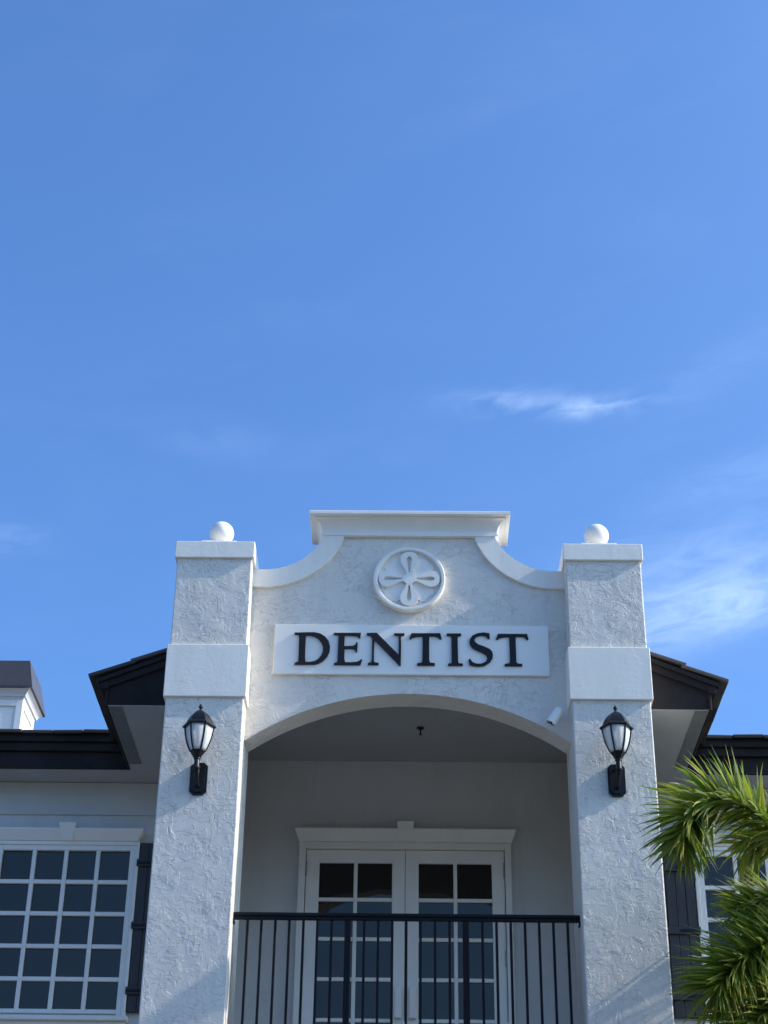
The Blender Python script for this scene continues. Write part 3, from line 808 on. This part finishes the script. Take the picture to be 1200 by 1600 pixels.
# sprinkler head under the porch ceiling
SP = empty('ceiling_sprinkler', (0.132, 2.158, 8.490), 'small dark sprinkler head on the porch ceiling', 'sprinkler')
adopt(link('sprinkler_rose', lathe_bm([(0.008, 8.466), (0.022, 8.470), (0.036, 8.480), (0.039, 8.489)], 24, (0.132, 2.158, 0)), M['black'], None, 40), SP)
adopt(link('sprinkler_nozzle', lathe_bm([(0.018, 8.415), (0.018, 8.420), (0.008, 8.424), (0.008, 8.461)], 14, (0.132, 2.158, 0)), M['black'], None, 40), SP)

# cupola on the main roof
cx, cy = -4.97, 5.45
CU = empty('roof_cupola', (cx, cy, 9.45), 'white panelled cupola with dark metal cap rising behind the left eave', 'cupola')
def cp(o): return adopt(o, CU)
def frustum(name, lv, mat):
    bm = bmesh.new(); rings = []
    for h, z in lv: rings.append([bm.verts.new((cx + sx * h, cy + sy * h, z)) for sx, sy in ((-1, -1), (1, -1), (1, 1), (-1, 1))])
    for a, b_ in zip(rings, rings[1:]):
        for k in range(4): bm.faces.new((a[k], a[(k + 1) % 4], b_[(k + 1) % 4], b_[k]))
    bm.faces.new(rings[0][::-1]); bm.faces.new(rings[-1])
    return cp(link(name, bm, mat))
frustum('cupola_body', [(0.325, 9.0), (0.325, 10.10)], M['white'])
frustum('cupola_crown', [(0.345, 10.095), (0.352, 10.12), (0.372, 10.128), (0.375, 10.15), (0.40, 10.185), (0.425, 10.205), (0.428, 10.213)], M['cream'])
frustum('cupola_roof', [(0.436, 10.208), (0.452, 10.212), (0.452, 10.232), (0.372, 10.596), (0.365, 10.60)], M['cap_metal'])
for ang in range(4):
    rm_ = Matrix.Rotation(ang * math.pi / 2, 4, 'Z')
    def place(bm):
        for v in bm.verts:
            w_ = rm_ @ v.co; v.co = Vector((cx + w_.x, cy + w_.y, w_.z))
        return bm
    for x0, x1, z0, z1 in ((-0.345, -0.262, 9.0, 10.094), (0.262, 0.3448, 9.0, 10.094)):
        cp(link('corner_board', place(box_bm(x0 if x0 > 0 else x0 + 0.021, x1, -0.345, -0.3255, z0, z1, 0.003)), M['white']))
    cp(link('top_board', place(box_bm(-0.2615, 0.2615, -0.344, -0.3255, 10.010, 10.093, 0.003)), M['white']))
    cp(link('inset_panel', place(box_bm(-0.225, 0.225, -0.3325, -0.3256, 9.05, 9.975, 0.004)), M['white']))

# ------------------------------------------------------------------ palm
def catmull(pts, n):
    pts = [Vector(p) for p in pts]
    P = [pts[0] * 2 - pts[1]] + pts + [pts[-1] * 2 - pts[-2]]
    out = []
    segs = len(pts) - 1
    for i in range(n + 1):
        t = i / n * segs; k = min(int(t), segs - 1); u = t - k
        a, b_, c, d = P[k:k + 4]
        out.append(0.5 * ((2 * b_) + (c - a) * u + (2 * a - 5 * b_ + 4 * c - d) * u * u + (3 * b_ - a - 3 * c + d) * u ** 3))
    return out

def frond(name, pts, parent, seed, stations=70, per=4, llen=0.50, width=0.030, start=0.22, brown=0.05, fwd=0.75, droop=0.35):
    r = random.Random(seed)
    path = catmull(pts, stations)
    verts, faces, tint = [], [], []
    for i in range(int(stations * start), stations + 1):
        t = i / stations
        p = path[i]
        tg = (path[min(i + 1, stations)] - path[max(i - 1, 0)]).normalized()
        side = tg.cross(Vector((0, 0, 1)))
        if side.length < 0.05: side = Vector((1, 0, 0))
        side.normalize(); upv = side.cross(tg).normalized()
        prof = min(1.0, 0.55 + 1.6 * (t - start)) * (1.0 if t < 0.75 else 1.0 - 1.1 * (t - 0.75))
        for k in range(per):
            phi = r.uniform(0, 2 * math.pi)
            rad_dir = side * math.cos(phi) + upv * math.sin(phi)
            ln = llen * prof * r.uniform(0.78, 1.12)
            f_ = fwd + 0.7 * max(0, t - 0.7) + r.uniform(-0.2, 0.25)
            d = (rad_dir + tg * f_).normalized()
            w = width * r.uniform(0.75, 1.15)
            wd = d.cross(Vector((r.uniform(-1, 1), r.uniform(-1, 1), r.uniform(-0.3, 0.3))) + tg * 0.8)
            if wd.length < 1e-3: continue
            wd.normalize()
            dr = droop * r.uniform(0.6, 1.5)
            base = len(verts); pos = p.copy(); dd = d.copy(); ns = 5
            g = r.random() ** 1.1; br = 1.0 if r.random() < brown else 0.0
            tipb = r.uniform(0.2, 0.9) if r.random() < 0.35 + brown else 0
            prev = None
            for s_ in range(ns + 1):
                u = s_ / ns
                hw = w * 0.5 * (0.45 + 1.3 * u if u < 0.4 else (1 - u) / 0.6 * 0.97 + 0.03)
                nn = dd.cross(wd)
                verts.append(tuple(pos - wd * hw)); verts.append(tuple(pos + nn * hw * 0.28)); verts.append(tuple(pos + wd * hw))
                tb_ = br if u < 0.7 else max(br, tipb)
                tint += [(g, tb_)] * 3
                if s_:
                    a = base + 3 * (s_ - 1); b_ = base + 3 * s_
                    faces.append((a, a + 1, b_ + 1, b_)); faces.append((a + 1, a + 2, b_ + 2, b_ + 1))
                pos = pos + dd * (ln / ns)
                dd = (dd + Vector((0, 0, -dr * 0.30 * (0.4 + u)))).normalized()
    me = bpy.data.meshes.new(name)
    me.from_pydata(verts, [], faces)
    ca = me.color_attributes.new('tint', 'FLOAT_COLOR', 'POINT')
    for i, (g, b_) in enumerate(tint): ca.data[i].color = (g, b_, 0, 1)
    for p_ in me.polygons: p_.use_smooth = True
    me.materials.append(M['leaf'])
    o = bpy.data.objects.new(name, me); C.objects.link(o); adopt(o, parent)
    st = tube_bm([tuple(q_) for q_ in path[::2]], [0.022 - 0.017 * k / max(1, len(path[::2]) - 1) for k in range(len(path[::2]))], 6)
    adopt(link('frond_stalk', st, M['rachis'], None, 60), o)
    return o

def palm(name, base, top, label, fronds, seed):
    T = empty(name, base, label, 'palm tree')
    b0 = Vector(base); r = random.Random(seed)
    pr = []
    H = top[2] - base[2] - 0.75
    for i in range(41):
        u = i / 40; rr = 0.135 - 0.035 * u + 0.03 * max(0, 0.15 - u) / 0.15 + (0.006 if i % 2 else 0)
        pr.append((rr, base[2] + u * H))
    adopt(link('trunk', lathe_bm(pr, 20, (base[0], base[1], 0)), M['trunk'], None, 50), T)
    z0 = base[2] + H
    adopt(link('crownshaft', lathe_bm([(0.10, z0 - 0.01), (0.115, z0 + 0.10), (0.10, z0 + 0.35), (0.075, z0 + 0.65), (0.05, z0 + 0.80)], 18, (base[0], base[1], 0)), M['crownshaft'], None, 60), T)
    for i, (pts, kw) in enumerate(fronds):
        frond('frond', pts, T, seed * 31 + i, **kw)
    return T
c0 = (3.22, -1.20, 5.50)
F = []
# arching frond in front of the right eave, its tip drooping beside the pillar
F.append(([c0, (3.00, -1.20, 6.00), (2.80, -1.22, 6.24), (2.60, -1.24, 6.38), (2.42, -1.26, 6.42), (2.26, -1.28, 6.36), (2.15, -1.30, 6.24), (2.09, -1.30, 6.08)],
          dict(stations=110, per=5, llen=0.48, width=0.034, start=0.20, brown=0.02, fwd=0.70, droop=0.42)))
F.append(([c0, (3.14, -1.05, 5.95), (3.00, -1.00, 6.20), (2.82, -0.96, 6.26), (2.66, -0.94, 6.18)], dict(stations=80, per=4, llen=0.46, width=0.032, start=0.3, brown=0.04, fwd=0.7, droop=0.8)))
# lower fronds reaching towards the viewer
F.append(([c0, (2.90, -1.38, 5.42), (2.62, -1.52, 5.26), (2.37, -1.62, 5.07), (2.19, -1.68, 4.88)], dict(stations=110, per=6, llen=0.50, width=0.029, start=0.15, brown=0.05, fwd=0.80, droop=0.12)))
F.append(([c0, (2.95, -1.30, 5.62), (2.72, -1.36, 5.64), (2.56, -1.40, 5.58), (2.46, -1.44, 5.51)], dict(stations=70, per=6, llen=0.34, width=0.024, start=0.3, brown=0.10, fwd=0.9, droop=0.1)))
F.append(([c0, (2.93, -1.35, 5.10), (2.62, -1.50, 4.82), (2.35, -1.60, 4.56)], dict(stations=90, per=6, llen=0.50, width=0.029, start=0.15, brown=0.05, fwd=0.85, droop=0.15)))
for k in range(6):
    a = rad(-82 + k * 33); d = Vector((math.cos(a), math.sin(a), 0))
    F.append(([c0, tuple(Vector(c0) + d * 0.4 + Vector((0, 0, 0.55))), tuple(Vector(c0) + d * 0.95 + Vector((0, 0, 0.75))), tuple(Vector(c0) + d * 1.5 + Vector((0, 0, 0.45))), tuple(Vector(c0) + d * 1.8 + Vector((0, 0, -0.1)))],
              dict(stations=70, per=6, llen=0.42, width=0.026, start=0.25, fwd=0.6)))
palm('palm_tree', (3.22, -1.20, 0.0), (3.22, -1.20, 5.50), 'green feathery palm with arching fronds in front of the right window', F, 5)
